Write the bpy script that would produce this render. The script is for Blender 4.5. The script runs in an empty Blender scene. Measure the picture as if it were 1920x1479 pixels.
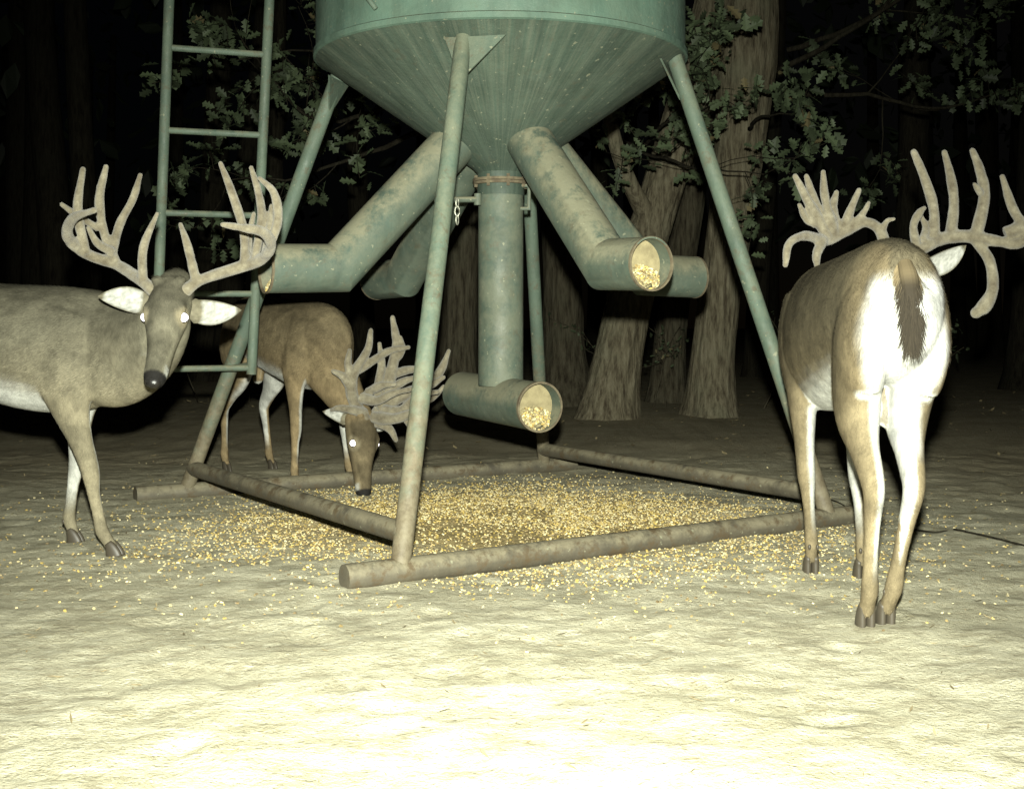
import bpy, math, random
import numpy as np
from mathutils import Vector
random.seed(7); rng=np.random.default_rng(11)
scene=bpy.context.scene
# ---------------------------------------------------------------- helpers
_T=rng.random((512,512))
_dr=np.random.default_rng(5)
DENT=np.stack([_dr.random(170)*6-3,2.2+_dr.random(170)*3.6,.026+.020*_dr.random(170),_dr.random(170)*math.pi,.003+.006*_dr.random(170)],1)
def vnoise(x,y,per=512):
    x=np.asarray(x,float); y=np.asarray(y,float)
    xi=np.floor(x).astype(int); yi=np.floor(y).astype(int)
    fx=x-xi; fy=y-yi; fx=fx*fx*(3-2*fx); fy=fy*fy*(3-2*fy)
    x0=xi%per; x1=(xi+1)%per; y0=yi%512; y1=(yi+1)%512
    return (_T[x0,y0]*(1-fx)+_T[x1,y0]*fx)*(1-fy)+(_T[x0,y1]*(1-fx)+_T[x1,y1]*fx)*fy
def fbm(x,y,o=4):
    s=0;a=1;n=0
    for i in range(o):
        s=s+a*vnoise(x*2**i+17*i,y*2**i+31*i); n+=a; a*=.5
    return s/n
def gz(x,y):
    x=np.asarray(x,float); y=np.asarray(y,float)
    h=(fbm(x*.35+50,y*.35+50,3)-.5)*.05+(fbm(x*2.2+9,y*2.2+9,3)-.5)*.028+(fbm(x*7.5+80,y*7.5+80,4)-.5)*.022
    for dx,dy,r,a,dp in DENT:
        u=((x-dx)*math.cos(a)+(y-dy)*math.sin(a))/(r*1.5); v=(-(x-dx)*math.sin(a)+(y-dy)*math.cos(a))/r; q=u*u+v*v
        h=h-dp*np.exp(-q)+dp*.4*np.exp(-(np.sqrt(q)-1.7)**2*4)
    return h
def nrm(v):
    v=np.asarray(v,float); return v/np.linalg.norm(v)
class MB:
    def __init__(s): s.v=[];s.f=[];s.c=[];s.n=0
    def add(s,v,f,c=None):
        v=np.asarray(v,float); s.v.append(v)
        s.f+= [tuple(int(i)+s.n for i in q) for q in f]
        if c is not None:
            c=np.asarray(c,float)
            if c.ndim==1: c=np.tile(c,(len(v),1))
            s.c.append(c)
        s.n+=len(v)
    def obj(s,name,mat,parent=None,smooth=True,sharp=None):
        me=bpy.data.meshes.new(name)
        V=np.concatenate(s.v)
        me.from_pydata(V.tolist(),[],s.f); me.update()
        if s.c:
            C=np.concatenate(s.c); a=me.color_attributes.new(name="Col",type='FLOAT_COLOR',domain='POINT')
            a.data.foreach_set("color",np.hstack([C,np.ones((len(C),1))]).ravel())
        if smooth: me.polygons.foreach_set("use_smooth",[True]*len(me.polygons))
        if sharp: me.set_sharp_from_angle(angle=math.radians(sharp))
        o=bpy.data.objects.new(name,me); scene.collection.objects.link(o)
        if mat: me.materials.append(mat)
        if parent: o.parent=parent
        return o
def empty(name):
    e=bpy.data.objects.new(name,None); e.empty_display_size=.2; scene.collection.objects.link(e); return e
def catmull(P,sub):
    P=np.asarray(P,float); Q=np.vstack([2*P[0]-P[1],P,2*P[-1]-P[-2]]); out=[]
    for i in range(1,len(Q)-2):
        for k in range(sub):
            t=k/sub; a,b,c,d=Q[i-1],Q[i],Q[i+1],Q[i+2]
            out.append(.5*((2*b)+(c-a)*t+(2*a-5*b+4*c-d)*t*t+(3*b-a-3*c+d)*t**3))
    out.append(P[-1]); return np.array(out)
def loft(P,side,sub=6,n=26):
    R=catmull(P,sub) if sub>1 else np.asarray(P,float)
    R[:,3:]=np.maximum(R[:,3:],.0015)
    C=R[:,:3]; T=np.gradient(C,axis=0); th=np.linspace(0,2*math.pi,n,endpoint=False)
    V=[]; s_prev=nrm(side)
    for i in range(len(R)):
        t=nrm(T[i]+1e-9); s=s_prev-t*np.dot(s_prev,t); s=nrm(s); u=np.cross(t,s)
        s_prev=nrm(s*.5+nrm(side)*.5) if abs(np.dot(nrm(side),t))<.8 else s
        V.append(C[i]+np.outer(np.cos(th)*R[i,3],s)+np.outer(np.sin(th)*R[i,4],u))
    m=len(R); V=np.vstack(V+[C[:1],C[-1:]]); F=[]
    for i in range(m-1):
        for j in range(n):
            k=(j+1)%n; F.append((i*n+j,i*n+k,(i+1)*n+k,(i+1)*n+j))
    for j in range(n):
        k=(j+1)%n; F.append((m*n,k,j)); F.append((m*n+1,(m-1)*n+j,(m-1)*n+k))
    return V,F
def pipe(P,r,n=28,caps=True,inner=None):
    P=[np.array(p,float) for p in P]; m=len(P)
    seg=[nrm(P[i+1]-P[i]) for i in range(m-1)]
    up=np.array([0,0,1.]) if abs(seg[0][2])<.9 else np.array([1.,0,0])
    s=nrm(np.cross(seg[0],up)); u=np.cross(s,seg[0]); th=np.linspace(0,2*math.pi,n,endpoint=False)
    rings={}
    for key,rad in (('o',r),('i',inner)):
        if rad is None: continue
        off=np.outer(np.cos(th)*rad,s)+np.outer(np.sin(th)*rad,u)
        ring=P[0]+off; L=[ring]
        for i in range(1,m):
            d=seg[i-1]; nr=nrm(seg[i-1]+seg[i]) if i<m-1 else d
            t=((P[i]-ring)@nr)/np.dot(d,nr); ring=ring+np.outer(t,d); L.append(ring)
        rings[key]=L
    V=np.vstack(rings['o']+(rings['i'] if inner else [])); F=[]
    for i in range(m-1):
        for j in range(n):
            k=(j+1)%n; F.append((i*n+j,i*n+k,(i+1)*n+k,(i+1)*n+j))
    if inner:
        o=m*n
        for i in range(m-1):
            for j in range(n):
                k=(j+1)%n; F.append((o+i*n+k,o+i*n+j,o+(i+1)*n+j,o+(i+1)*n+k))
        for j in range(n):
            k=(j+1)%n; F.append((j,o+j,o+k,k)); b=(m-1)*n; F.append((b+k,o+b+k,o+b+j,b+j))
    elif caps:
        F.append(tuple(range(n))[::-1]); F.append(tuple((m-1)*n+j for j in range(n)))
    return V,F
def lathe(prof,c,n=96):
    th=np.linspace(0,2*math.pi,n,endpoint=False); V=[];F=[]
    for r,z in prof: V.append(np.stack([c[0]+r*np.cos(th),c[1]+r*np.sin(th),np.full(n,z)],1))
    for i in range(len(prof)-1):
        for j in range(n):
            k=(j+1)%n; F.append((i*n+j,i*n+k,(i+1)*n+k,(i+1)*n+j))
    return np.vstack(V),F
def remeshed(mb,voxel,smooth=5,factor=.5):
    import bmesh
    o=mb.obj("tmp",None); bm=bmesh.new(); bm.from_mesh(o.data); bmesh.ops.recalc_face_normals(bm,faces=bm.faces); bm.to_mesh(o.data); bm.free()
    m=o.modifiers.new("r",'REMESH'); m.mode='VOXEL'; m.voxel_size=voxel
    s=o.modifiers.new("s",'SMOOTH'); s.factor=factor; s.iterations=smooth
    dg=bpy.context.evaluated_depsgraph_get(); dg.update()
    me=bpy.data.meshes.new_from_object(o.evaluated_get(dg)); bpy.data.objects.remove(o)
    me.polygons.foreach_set("use_smooth",[True]*len(me.polygons)); return me
# ---------------------------------------------------------------- materials
def newmat(name,rough=.8,metal=0,spec=.3):
    m=bpy.data.materials.new(name); m.use_nodes=True; nt=m.node_tree; b=nt.nodes["Principled BSDF"]
    b.inputs["Roughness"].default_value=rough; b.inputs["Metallic"].default_value=metal; b.inputs["Specular IOR Level"].default_value=spec
    return m,nt,b
def N(nt,t,**k):
    n=nt.nodes.new(t)
    for a,b in k.items(): setattr(n,a,b)
    return n
def noise(nt,scale,detail=6,rough=.6,vec=None,stretch=None):
    n=N(nt,"ShaderNodeTexNoise"); n.inputs["Scale"].default_value=scale; n.inputs["Detail"].default_value=min(detail,5); n.inputs["Roughness"].default_value=rough
    if vec is None:
        tc=N(nt,"ShaderNodeTexCoord"); vec=tc.outputs["Object"]
    if stretch:
        mp=N(nt,"ShaderNodeMapping"); mp.inputs["Scale"].default_value=stretch; nt.links.new(vec,mp.inputs[0]); vec=mp.outputs[0]
    nt.links.new(vec,n.inputs["Vector"]); return n.outputs["Fac"]
def ramp(nt,fac,stops):
    r=N(nt,"ShaderNodeValToRGB"); e=r.color_ramp.elements
    while len(e)<len(stops): e.new(.5)
    for i,(p,c) in enumerate(stops):
        e[i].position=p; e[i].color=(*c,1) if not isinstance(c,(int,float)) else (c,c,c,1)
    nt.links.new(fac,r.inputs[0]); return r.outputs[0]
def mix(nt,fac,a,b,blend='MIX'):
    m=N(nt,"ShaderNodeMix",data_type='RGBA',blend_type=blend)
    for i,v in ((0,fac),(6,a),(7,b)):
        if isinstance(v,(int,float)): m.inputs[i].default_value=v
        elif isinstance(v,tuple): m.inputs[i].default_value=(*v,1)
        else: nt.links.new(v,m.inputs[i])
    return m.outputs[2]
def math_(nt,op,a,b=None,c=None):
    m=N(nt,"ShaderNodeMath",operation=op)
    for i,v in ((0,a),(1,b),(2,c)):
        if v is None: continue
        if isinstance(v,(int,float)): m.inputs[i].default_value=v
        else: nt.links.new(v,m.inputs[i])
    return m.outputs[0]
def bump(nt,b,h,strength=.5,dist=.01):
    n=N(nt,"ShaderNodeBump"); n.inputs["Strength"].default_value=strength; n.inputs["Distance"].default_value=dist
    nt.links.new(h,n.inputs["Height"]); nt.links.new(n.outputs[0],b.inputs["Normal"])
def setc(nt,b,c): nt.links.new(c,b.inputs["Base Color"])
def attr(nt):
    a=N(nt,"ShaderNodeAttribute"); a.attribute_name="Col"; return a.outputs["Color"]

def mat_paint(name,green,streak=False,dust=.6,rust=.5,center=(0,0,0),low=0.,dustc=(.15,.155,.105)):
    m,nt,b=newmat(name,.6,0,.35)
    tc=N(nt,"ShaderNodeTexCoord"); so=N(nt,"ShaderNodeSeparateXYZ"); nt.links.new(tc.outputs["Object"],so.inputs[0])
    base=mix(nt,ramp(nt,noise(nt,3.5,8,.65),[(.35,0.),(.7,1.)]),green,tuple(c*1.45+.006 for c in green))
    base=mix(nt,ramp(nt,noise(nt,6,5,.7,None,(1,1,.25)),[(.45,0.),(.7,.6)]),base,tuple(c*.5 for c in green))
    g=N(nt,"ShaderNodeNewGeometry"); sx=N(nt,"ShaderNodeSeparateXYZ"); nt.links.new(g.outputs["Normal"],sx.inputs[0])
    up=math_(nt,'MULTIPLY_ADD',sx.outputs[2],.9,.18)
    dn=ramp(nt,noise(nt,8,8,.75),[(.34,0.),(.60,1.)])
    d=math_(nt,'MULTIPLY',math_(nt,'MAXIMUM',up,0.1),dn); d=math_(nt,'MULTIPLY',d,dust*1.3); d=math_(nt,'MINIMUM',d,.92)
    col=mix(nt,d,base,dustc)
    if streak:
        vs=N(nt,"ShaderNodeVectorMath",operation='SUBTRACT'); nt.links.new(tc.outputs["Object"],vs.inputs[0]); vs.inputs[1].default_value=center
        s2=N(nt,"ShaderNodeSeparateXYZ"); nt.links.new(vs.outputs[0],s2.inputs[0])
        th=math_(nt,'ARCTAN2',s2.outputs[1],s2.outputs[0])
        cb=N(nt,"ShaderNodeCombineXYZ"); nt.links.new(math_(nt,'MULTIPLY',th,60.),cb.inputs[0]); nt.links.new(math_(nt,'MULTIPLY',s2.outputs[2],2.2),cb.inputs[1])
        st=noise(nt,1.0,5,.7,cb.outputs[0])
        col=mix(nt,ramp(nt,st,[(.40,0.),(.72,.8)]),col,(.125,.135,.10))
        cb2=N(nt,"ShaderNodeCombineXYZ"); nt.links.new(math_(nt,'MULTIPLY',th,9.),cb2.inputs[0]); nt.links.new(math_(nt,'MULTIPLY',s2.outputs[2],3),cb2.inputs[1])
        col=mix(nt,ramp(nt,noise(nt,1.,4,.6,cb2.outputs[0]),[(.4,.0),(.70,.8)]),col,(.026,.042,.032))
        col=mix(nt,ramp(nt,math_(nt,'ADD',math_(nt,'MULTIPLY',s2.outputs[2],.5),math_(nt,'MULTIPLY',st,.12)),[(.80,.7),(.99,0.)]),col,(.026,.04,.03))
    sp=ramp(nt,noise(nt,48,2,.5),[(.69,0.),(.72,1.)]); col=mix(nt,math_(nt,'MULTIPLY',sp,.6),col,(.22,.22,.15))
    rs=ramp(nt,noise(nt,14,9,.75),[(.60-.1*rust,0.),(.72-.1*rust,1.)]); col=mix(nt,math_(nt,'MULTIPLY',rs,rust),col,(.07,.05,.027))
    if low>0:
        lz=math_(nt,'SUBTRACT',low,so.outputs[2]); lz=math_(nt,'ADD',lz,math_(nt,'MULTIPLY',noise(nt,11,8,.75),1.3))
        col=mix(nt,ramp(nt,lz,[(.55,0.),(1.25,.9)]),col,mix(nt,ramp(nt,noise(nt,25,6,.7),[(.35,0.),(.65,1.)]),(.085,.064,.038),(.155,.13,.085)))
    setc(nt,b,col); bump(nt,b,noise(nt,40,6,.7),.4,.007)
    nt.links.new(ramp(nt,noise(nt,12,5),[(.3,.5),(.7,.85)]),b.inputs["Roughness"])
    return m
CEN=(-.05,5.4,0)
M_hop=mat_paint("hopper_paint",(.062,.105,.080),False,.6,.25)
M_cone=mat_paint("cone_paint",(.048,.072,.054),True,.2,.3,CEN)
M_tube=mat_paint("tube_paint",(.043,.062,.048),False,1.6,.4,dustc=(.165,.16,.108))
M_leg=mat_paint("leg_paint",(.055,.080,.060),False,1.0,.6,low=.6)
M_skid=mat_paint("skid_pipe_dusty",(.055,.048,.034),False,1.3,.9,dustc=(.17,.15,.10))
def mat_simple(name,c1,c2,scale=20,rough=.85,bs=.3,spec=.2,bscale=60,metal=0):
    m,nt,b=newmat(name,rough,metal,spec); setc(nt,b,mix(nt,ramp(nt,noise(nt,scale,6,.65),[(.35,0.),(.65,1.)]),c1,c2)); bump(nt,b,noise(nt,bscale,5,.7),bs,.004); return m
M_rust=mat_simple("rust",(.065,.050,.033),(.13,.11,.07),30)
M_steel=mat_simple("steel",(.25,.25,.2),(.4,.4,.33),30,.4,.1,.5,60,.6)
M_inner=mat_simple("dusty_tube_inside",(.15,.125,.07),(.27,.23,.13),14)
m,nt,b=newmat("dusty_soil",1.,0,.05); M_ground=m
tc=N(nt,"ShaderNodeTexCoord"); P=tc.outputs["Object"]
pale=mix(nt,ramp(nt,noise(nt,1.4,8,.65,P),[(.35,0.),(.65,1.)]),(.38,.355,.25),(.57,.54,.40))
pale=mix(nt,ramp(nt,noise(nt,6,8,.75,P,(1,1.8,1)),[(.44,0.),(.60,.8)]),pale,(.285,.26,.18))
pale=mix(nt,ramp(nt,noise(nt,18,8,.75,P,(1,1.5,1)),[(.52,0.),(.66,.6)]),pale,(.60,.58,.45))
pale=mix(nt,ramp(nt,noise(nt,110,4,.7,P),[(.52,0.),(.72,.55)]),pale,(.20,.17,.11))
litter=mix(nt,ramp(nt,noise(nt,2.5,9,.75,P),[(.35,0.),(.7,1.)]),(.26,.225,.15),(.42,.375,.26))
litter=mix(nt,ramp(nt,noise(nt,50,5,.7,P),[(.5,0.),(.7,.5)]),litter,(.15,.12,.075))
def dist(cx,cy,sx,sy):
    v=N(nt,"ShaderNodeVectorMath",operation='SUBTRACT'); nt.links.new(P,v.inputs[0]); v.inputs[1].default_value=(cx,cy,0)
    w=N(nt,"ShaderNodeVectorMath",operation='MULTIPLY'); nt.links.new(v.outputs[0],w.inputs[0]); w.inputs[1].default_value=(1/sx,1/sy,0)
    l=N(nt,"ShaderNodeVectorMath",operation='LENGTH'); nt.links.new(w.outputs[0],l.inputs[0]); return l.outputs["Value"]
dl=math_(nt,'ADD',dist(0,2.8,7.,7.),math_(nt,'MULTIPLY',noise(nt,.9,5,.6,P),.45))
col=mix(nt,ramp(nt,dl,[(.65,0.),(1.45,1.)]),pale,litter)
dc=math_(nt,'ADD',dist(-.05,5.1,1.75,1.4),math_(nt,'MULTIPLY',noise(nt,3,6,.7,P),.6))
cornm=mix(nt,ramp(nt,noise(nt,45,5,.7,P),[(.4,0.),(.6,1.)]),(.22,.165,.075),(.44,.345,.16))
col=mix(nt,ramp(nt,dc,[(.65,.92),(1.5,0.)]),col,cornm)
setc(nt,b,col)
h=math_(nt,'ADD',noise(nt,24,8,.75,P),math_(nt,'MULTIPLY',noise(nt,120,4,.7,P),.45)); bump(nt,b,h,.7,.022)
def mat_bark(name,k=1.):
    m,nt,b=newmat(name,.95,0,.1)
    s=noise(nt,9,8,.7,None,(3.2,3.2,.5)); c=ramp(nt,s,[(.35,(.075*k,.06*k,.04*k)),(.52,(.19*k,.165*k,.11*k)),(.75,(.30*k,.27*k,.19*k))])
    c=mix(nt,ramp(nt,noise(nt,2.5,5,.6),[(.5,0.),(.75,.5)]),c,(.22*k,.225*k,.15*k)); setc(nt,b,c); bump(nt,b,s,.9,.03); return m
M_bark=mat_bark("oak_bark",.75); M_bark2=mat_bark("dark_bark",.33); M_bark3=mat_bark("dimmed_bark",.11)  # darker copies of oak_bark; dimness of the farther woods put into the colour
m,nt,b=newmat("oak_leaf",.6,0,.3); M_leaf=m; setc(nt,b,attr(nt))
m,nt,b=newmat("corn",.55,0,.4); M_corn=m; setc(nt,b,attr(nt))
m,nt,b=newmat("dry_litter",.9,0,.15); M_lit=m; setc(nt,b,attr(nt))
m,nt,b=newmat("deer_fur",.85,0,.12); M_fur=m
c=mix(nt,1.,attr(nt),ramp(nt,noise(nt,60,6,.75,None,(1,1,.6)),[(.3,.68),(.7,1.18)]),'MULTIPLY'); setc(nt,b,c); bump(nt,b,noise(nt,220,3,.7),.35,.003)
m,nt,b=newmat("deer_hair",.8,0,.15); M_hair=m; setc(nt,b,attr(nt))
m,nt,b=newmat("antler_velvet",.9,0,.1); M_velvet=m
c=ramp(nt,noise(nt,22,6,.7),[(.3,(.085,.070,.047)),(.55,(.17,.15,.105)),(.75,(.27,.245,.18))]); setc(nt,b,c); bump(nt,b,noise(nt,120,5,.75),.7,.006)
b.inputs["Sheen Weight"].default_value=.3
m,nt,b=newmat("hoof_horn",.5,0,.4); M_hoof=m; b.inputs["Base Color"].default_value=(.05,.042,.03,1)
m,nt,b=newmat("wet_nose",.3,0,.5); M_nose=m; b.inputs["Base Color"].default_value=(.012,.011,.010,1); bump(nt,b,noise(nt,300,3),.4,.002)
m,nt,b=newmat("eyeball",.1,0,.5); M_eye=m; b.inputs["Base Color"].default_value=(.02,.015,.01,1)
m,nt,b=newmat("eyeshine_glow",.2,0,.5); M_shine=m; b.inputs["Base Color"].default_value=(.9,.9,.9,1); b.inputs["Emission Color"].default_value=(1,.93,1,1); b.inputs["Emission Strength"].default_value=4.0  # emission stands in for flash light thrown back by the eyes
# ---------------------------------------------------------------- ground
def axis(a,b,step,lo,hi):
    mid=list(np.arange(a,b,step)); L=[];x=a;s=step
    while x>lo: s*=1.35; x-=s; L.append(x)
    R=[];x=mid[-1];s=step
    while x<hi: s*=1.35; x+=s; R.append(x)
    return np.array(L[::-1]+mid+R)
xs=axis(-3.2,3.4,.020,-90,90); ys=axis(1.6,7.6,.022,-60,120)
X,Y=np.meshgrid(xs,ys,indexing='ij'); Z=gz(X,Y)
nx,ny=X.shape; V=np.stack([X.ravel(),Y.ravel(),Z.ravel()],1)
I=np.arange(nx*ny).reshape(nx,ny); F=np.stack([I[:-1,:-1].ravel(),I[1:,:-1].ravel(),I[1:,1:].ravel(),I[:-1,1:].ravel()],1)
mb=MB(); mb.add(V,F.tolist()); mb.obj("ground",M_ground)
BOX=np.array([[-.5,-.28,0],[.5,-.4,0],[.5,.4,0],[-.5,.28,0],[-.4,-.2,.4],[.42,-.3,.45],[.42,.3,.45],[-.4,.2,.4]])
BF=np.array([[0,3,2,1],[4,5,6,7],[0,1,5,4],[1,2,6,5],[2,3,7,6],[3,0,4,7]])
def rots(n,tilt):
    a=rng.random(n)*2*math.pi; t=(rng.normal(size=n))*tilt; r=(rng.normal(size=n))*tilt
    ca,sa,ct,st,cr,sr=np.cos(a),np.sin(a),np.cos(t),np.sin(t),np.cos(r),np.sin(r)
    z=np.zeros(n);o=np.ones(n)
    A=np.stack([ca,-sa,z,sa,ca,z,z,z,o],1).reshape(n,3,3); B=np.stack([ct,z,st,z,o,z,-st,z,ct],1).reshape(n,3,3); C=np.stack([o,z,z,z,cr,-sr,z,sr,cr],1).reshape(n,3,3)
    return A@B@C
def scatter(mb,T,TF,pos,size,tilt,cols):
    n=len(pos); R=rots(n,tilt); V=np.einsum('nij,kj->nki',R,T)*size[:,None,None]+pos[:,None,:]
    F=(TF[None]+np.arange(n)[:,None,None]*len(T)).reshape(-1,TF.shape[1])
    mb.add(V.reshape(-1,3),F.tolist(),np.repeat(cols,len(T),0))
def corncol(n):
    c=np.tile([.40,.295,.09],(n,1)); k=rng.random(n)
    c[k<.32]=[.50,.43,.24]; c[k>.6]=[.28,.21,.09]; c[k>.85]=[.17,.125,.06]
    return c*(.7+.6*rng.random((n,1)))
mb=MB()
p=np.vstack([rng.normal(size=(27000,2))*[.72,.55]+[.0,5.15],rng.normal(size=(4200,2))*[.95,.42]+[-.05,4.45],rng.random((240,2))*[6,5]+[-3,2.6]])
cl=fbm(p[:,0]*1.7+30,p[:,1]*1.7+30,3); keep=(p[:,1]>2.5)&(np.abs(p[:,0])<3.2)&(p[:,1]<7.6)&(rng.random(len(p))<np.clip((cl-.28)*4,.25,1)); p=p[keep]; n=len(p)
pos=np.stack([p[:,0],p[:,1],gz(p[:,0],p[:,1])+rng.random(n)*.003-.001],1)
scatter(mb,BOX,BF,pos,.0045+.006*rng.random(n),.4,corncol(n))
mb.obj("scattered_corn",M_corn,smooth=False)
LT=np.array([[0,0,0],[.3,.2,.03],[.3,-.2,.05],[.65,.24,.0],[.65,-.2,.02],[1,0,.1]])
mb=MB(); n=1200; p=np.stack([rng.random(n)*16-8,7.5+rng.random(n)*7],1); pos=np.stack([p[:,0],p[:,1],gz(p[:,0],p[:,1])+.004],1)
LF4=np.array([[0,2,4,1],[1,4,5,3]]); 
c=np.tile([.22,.18,.10],(n,1))*(.4+.9*rng.random((n,1)))
scatter(mb,LT,LF4,pos,.03+.03*rng.random(n),.25,c)
n=2200; p=np.stack([rng.random(n)*6.4-3.2,2.1+rng.random(n)*4.5],1); pos=np.stack([p[:,0],p[:,1],gz(p[:,0],p[:,1])+.002],1)
T2=LT*np.array([1,.3,.5]); c=np.tile([.34,.28,.16],(n,1))*(.25+.8*rng.random((n,1)))
scatter(mb,T2,LF4,pos,.010+.035*rng.random(n)**2,.15,c)
mb.obj("leaf_litter",M_lit,smooth=False)
mb=MB()
for pts in ([(1.78,4.9),(1.86,4.72),(1.95,4.5),(1.98,4.3),(2.05,4.12)],[(1.6,4.95),(1.68,4.85),(1.74,4.86)],[(1.35,5.9),(1.5,5.7),(1.52,5.5)]):
    Pp=[(x,y,float(gz(x,y))+.006,.004,.004) for x,y in pts]; Pp[-1]=Pp[-1][:3]+(.0015,.0015); mb.add(*loft(Pp,(0,0,1),4,6))
mb.obj("fallen_stick",M_bark3)
# ---------------------------------------------------------------- feeder
feeder=empty("deer_feeder")
cx,cy=CEN[:2]
mb=MB(); mb.add(*lathe([(.812,1.985),(.822,1.99),(.822,2.012),(.812,2.018),(.812,2.5),(.816,2.505),(.816,2.52),(.812,2.525),(.812,3.1),(.835,3.1),(.835,3.15),(.2,3.42),(.2,3.48),(.001,3.48)],CEN,128)); mb.obj("hopper_drum",M_hop,feeder,sharp=30)
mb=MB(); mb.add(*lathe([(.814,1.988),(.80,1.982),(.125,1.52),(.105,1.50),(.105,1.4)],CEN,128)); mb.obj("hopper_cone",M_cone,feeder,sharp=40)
mb=MB(); mb.add(*pipe([(cx,cy,1.56),(cx,cy,.56)],.1,36)); 
teeA=np.array([-.235,5.78,.50]); teeB=np.array([.118,5.10,.485])
mb.add(*pipe([teeA,teeB],.104,40,inner=.098)); mb.obj("centre_pipe_and_tee",M_tube,feeder,sharp=40)
mb=MB()
for z0,z1,r in ((1.462,1.474,.125),(1.448,1.460,.122)): mb.add(*lathe([(.09,z0),(r,z0),(r,z1),(.09,z1)],CEN,48))
for a in range(8):
    t=a*math.pi/4+.3; mb.add(*pipe([(cx+.114*math.cos(t),cy+.114*math.sin(t),1.435),(cx+.114*math.cos(t),cy+.114*math.sin(t),1.487)],.008,6))
d_=nrm(teeB-teeA); mb.add(*pipe([teeB-d_*.012,teeB+d_*.003],.107,40,inner=.0985))
tb=MB(); inn=MB(); ck=MB()
def filling(end,dr,r=.0945,fh=.02):
    s=nrm(np.cross(dr,[0,0,1])); zz=np.array([0,0,1.])
    inn.add(*pipe([end-dr*.075,end-dr*.07],r,32))
    n=420; u=rng.random(n)*2-1; w=rng.random(n)*.06
    hgt=-.088+(.045+fh)*w/.06+.012*rng.random(n)+.012*np.cos(u*3)
    lim=np.sqrt(np.maximum(r*r-hgt**2,0))*.93
    pos=end-dr*(.012+w)[:,None]+s*(u*lim)[:,None]+zz*hgt[:,None]
    cc=corncol(n)*1.15; cc[rng.random(n)<.4]=[.26,.22,.12]
    scatter(ck,BOX,BF,pos,.009+.005*rng.random(n),.7,cc)
for ang,L0,r1 in ((math.atan2(-.93,.57),1.08,.80),(math.atan2(-.5,-.93),1.07,.76),(math.atan2(.5,.93),1.07,.78),(math.atan2(1.0,-.66),1.2,.9)):
    dx,dy=math.cos(ang),math.sin(ang); dr=np.array([dx,dy,0])
    top=np.array([cx+.13*dx,cy+.13*dy,1.72]); el=np.array([cx+r1*dx,cy+r1*dy,1.065]); end=np.array([cx+L0*dx,cy+L0*dy,1.057])
    tb.add(*pipe([top,el,end],.1,40,inner=.094)); filling(end,dr)
    mb.add(*pipe([end-dr*.008,end+dr*.002],.1015,40,inner=.0938))
filling(teeB,d_,.097,.02)
tb.obj("outlet_tubes",M_tube,feeder,sharp=25); mb.obj("flange_and_rims",M_rust,feeder,sharp=30); inn.obj("tube_inside",M_inner,feeder,sharp=30); ck.obj("corn_in_tubes",M_corn,feeder,smooth=False)
mb=MB(); mb.add(*pipe([(-.33,5.22,1.365),(-.15,5.30,1.375)],.013,12)); mb.add(*pipe([(-.15,5.30,1.40),(-.15,5.30,1.35)],.016,12))
mb.add(*pipe([(.03,5.36,1.44),(.075,5.35,1.44),(.075,5.35,1.34),(.03,5.36,1.34)],.008,8))
mb.obj("gate_rod",M_tube,feeder,sharp=40)
mb=MB()
for k in range(3):
    th=np.linspace(0,2*math.pi,13); c0=np.array([-.235,5.215,1.352-.036*k]); a=np.stack([np.cos(th)*.010*(1 if k%2 else .5),np.cos(th)*.010*(0 if k%2 else .8),np.sin(th)*.022],1)+c0
    mb.add(*loft([(*q,.0032,.0032) for q in a],(0,1,.2),1,6))
mb.obj("gate_clip",M_steel,feeder)
Fb=np.array([-.364,3.965,.05]);Lb=np.array([-1.548,5.785,.05]);Rb=np.array([1.303,5.03,.05]);Bb=np.array([.179,6.80,.05])
Ft=np.array([-.185,4.70,1.955]);Lt=np.array([-.79,5.57,1.985]);Rt=np.array([.69,5.2,1.985]);Bt=np.array([.06,6.1,1.98])
mb=MB()
for a,b_ in ((Fb,Ft),(Lb,Lt),(Rb,Rt),(Bb,Bt)): mb.add(*pipe([a,b_],.034,24))
def plate(a,b_,c,t):
    a,b_,c=[np.array(q,float) for q in (a,b_,c)]; n=nrm(np.cross(b_-a,c-a))*t; V=[a,b_,c,a+n,b_+n,c+n]
    return V,[(0,2,1),(3,4,5),(0,1,4,3),(1,2,5,4),(2,0,3,5)]
c0=np.array([cx,cy,0]); zc=lambda r:1.52+(r-.125)*.4622/.675
for t_,b_,sg in ((Ft,Fb,1),(Lt,Lb,1),(Rt,Rb,-1),(Bt,Bb,1)):
    rd=nrm([t_[0]-cx,t_[1]-cy,0]); tn=np.array([-rd[1],rd[0],0])*sg
    rr=.74
    o_=c0+rd*rr+np.array([0,0,zc(rr)-.006])
    mb.add(*plate(o_+tn*.17,o_-tn*.07,t_+(b_-t_)*.10-rd*.03,.008))
mb.obj("legs",M_leg,feeder,sharp=40)
mb=MB()
e=nrm(Rb-Fb); mb.add(*pipe([Fb-e*.20+[0,0,-.016],Rb+e*.20+[0,0,-.020]],.042,28))
e=nrm(Bb-Lb); mb.add(*pipe([Lb-e*.24+[0,0,-.016],Bb+e*.20+[0,0,-.016]],.042,28))
def onleg(a,b_,z): return a+(b_-a)*((z-a[2])/(b_[2]-a[2]))
mb.add(*pipe([onleg(Lb,Lt,.145),onleg(Fb,Ft,.15)],.036,24)); mb.add(*pipe([onleg(Bb,Bt,.13),onleg(Rb,Rt,.13)],.036,24))
mb.obj("skid_frame",M_skid,feeder,sharp=40)
mb=MB(); La,Lb2=np.array([-1.60,5.45,.55]),np.array([-1.50,5.45,3.3]); Ra,Rb2=np.array([-1.20,5.60,.60]),np.array([-1.07,5.60,3.3])
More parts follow.
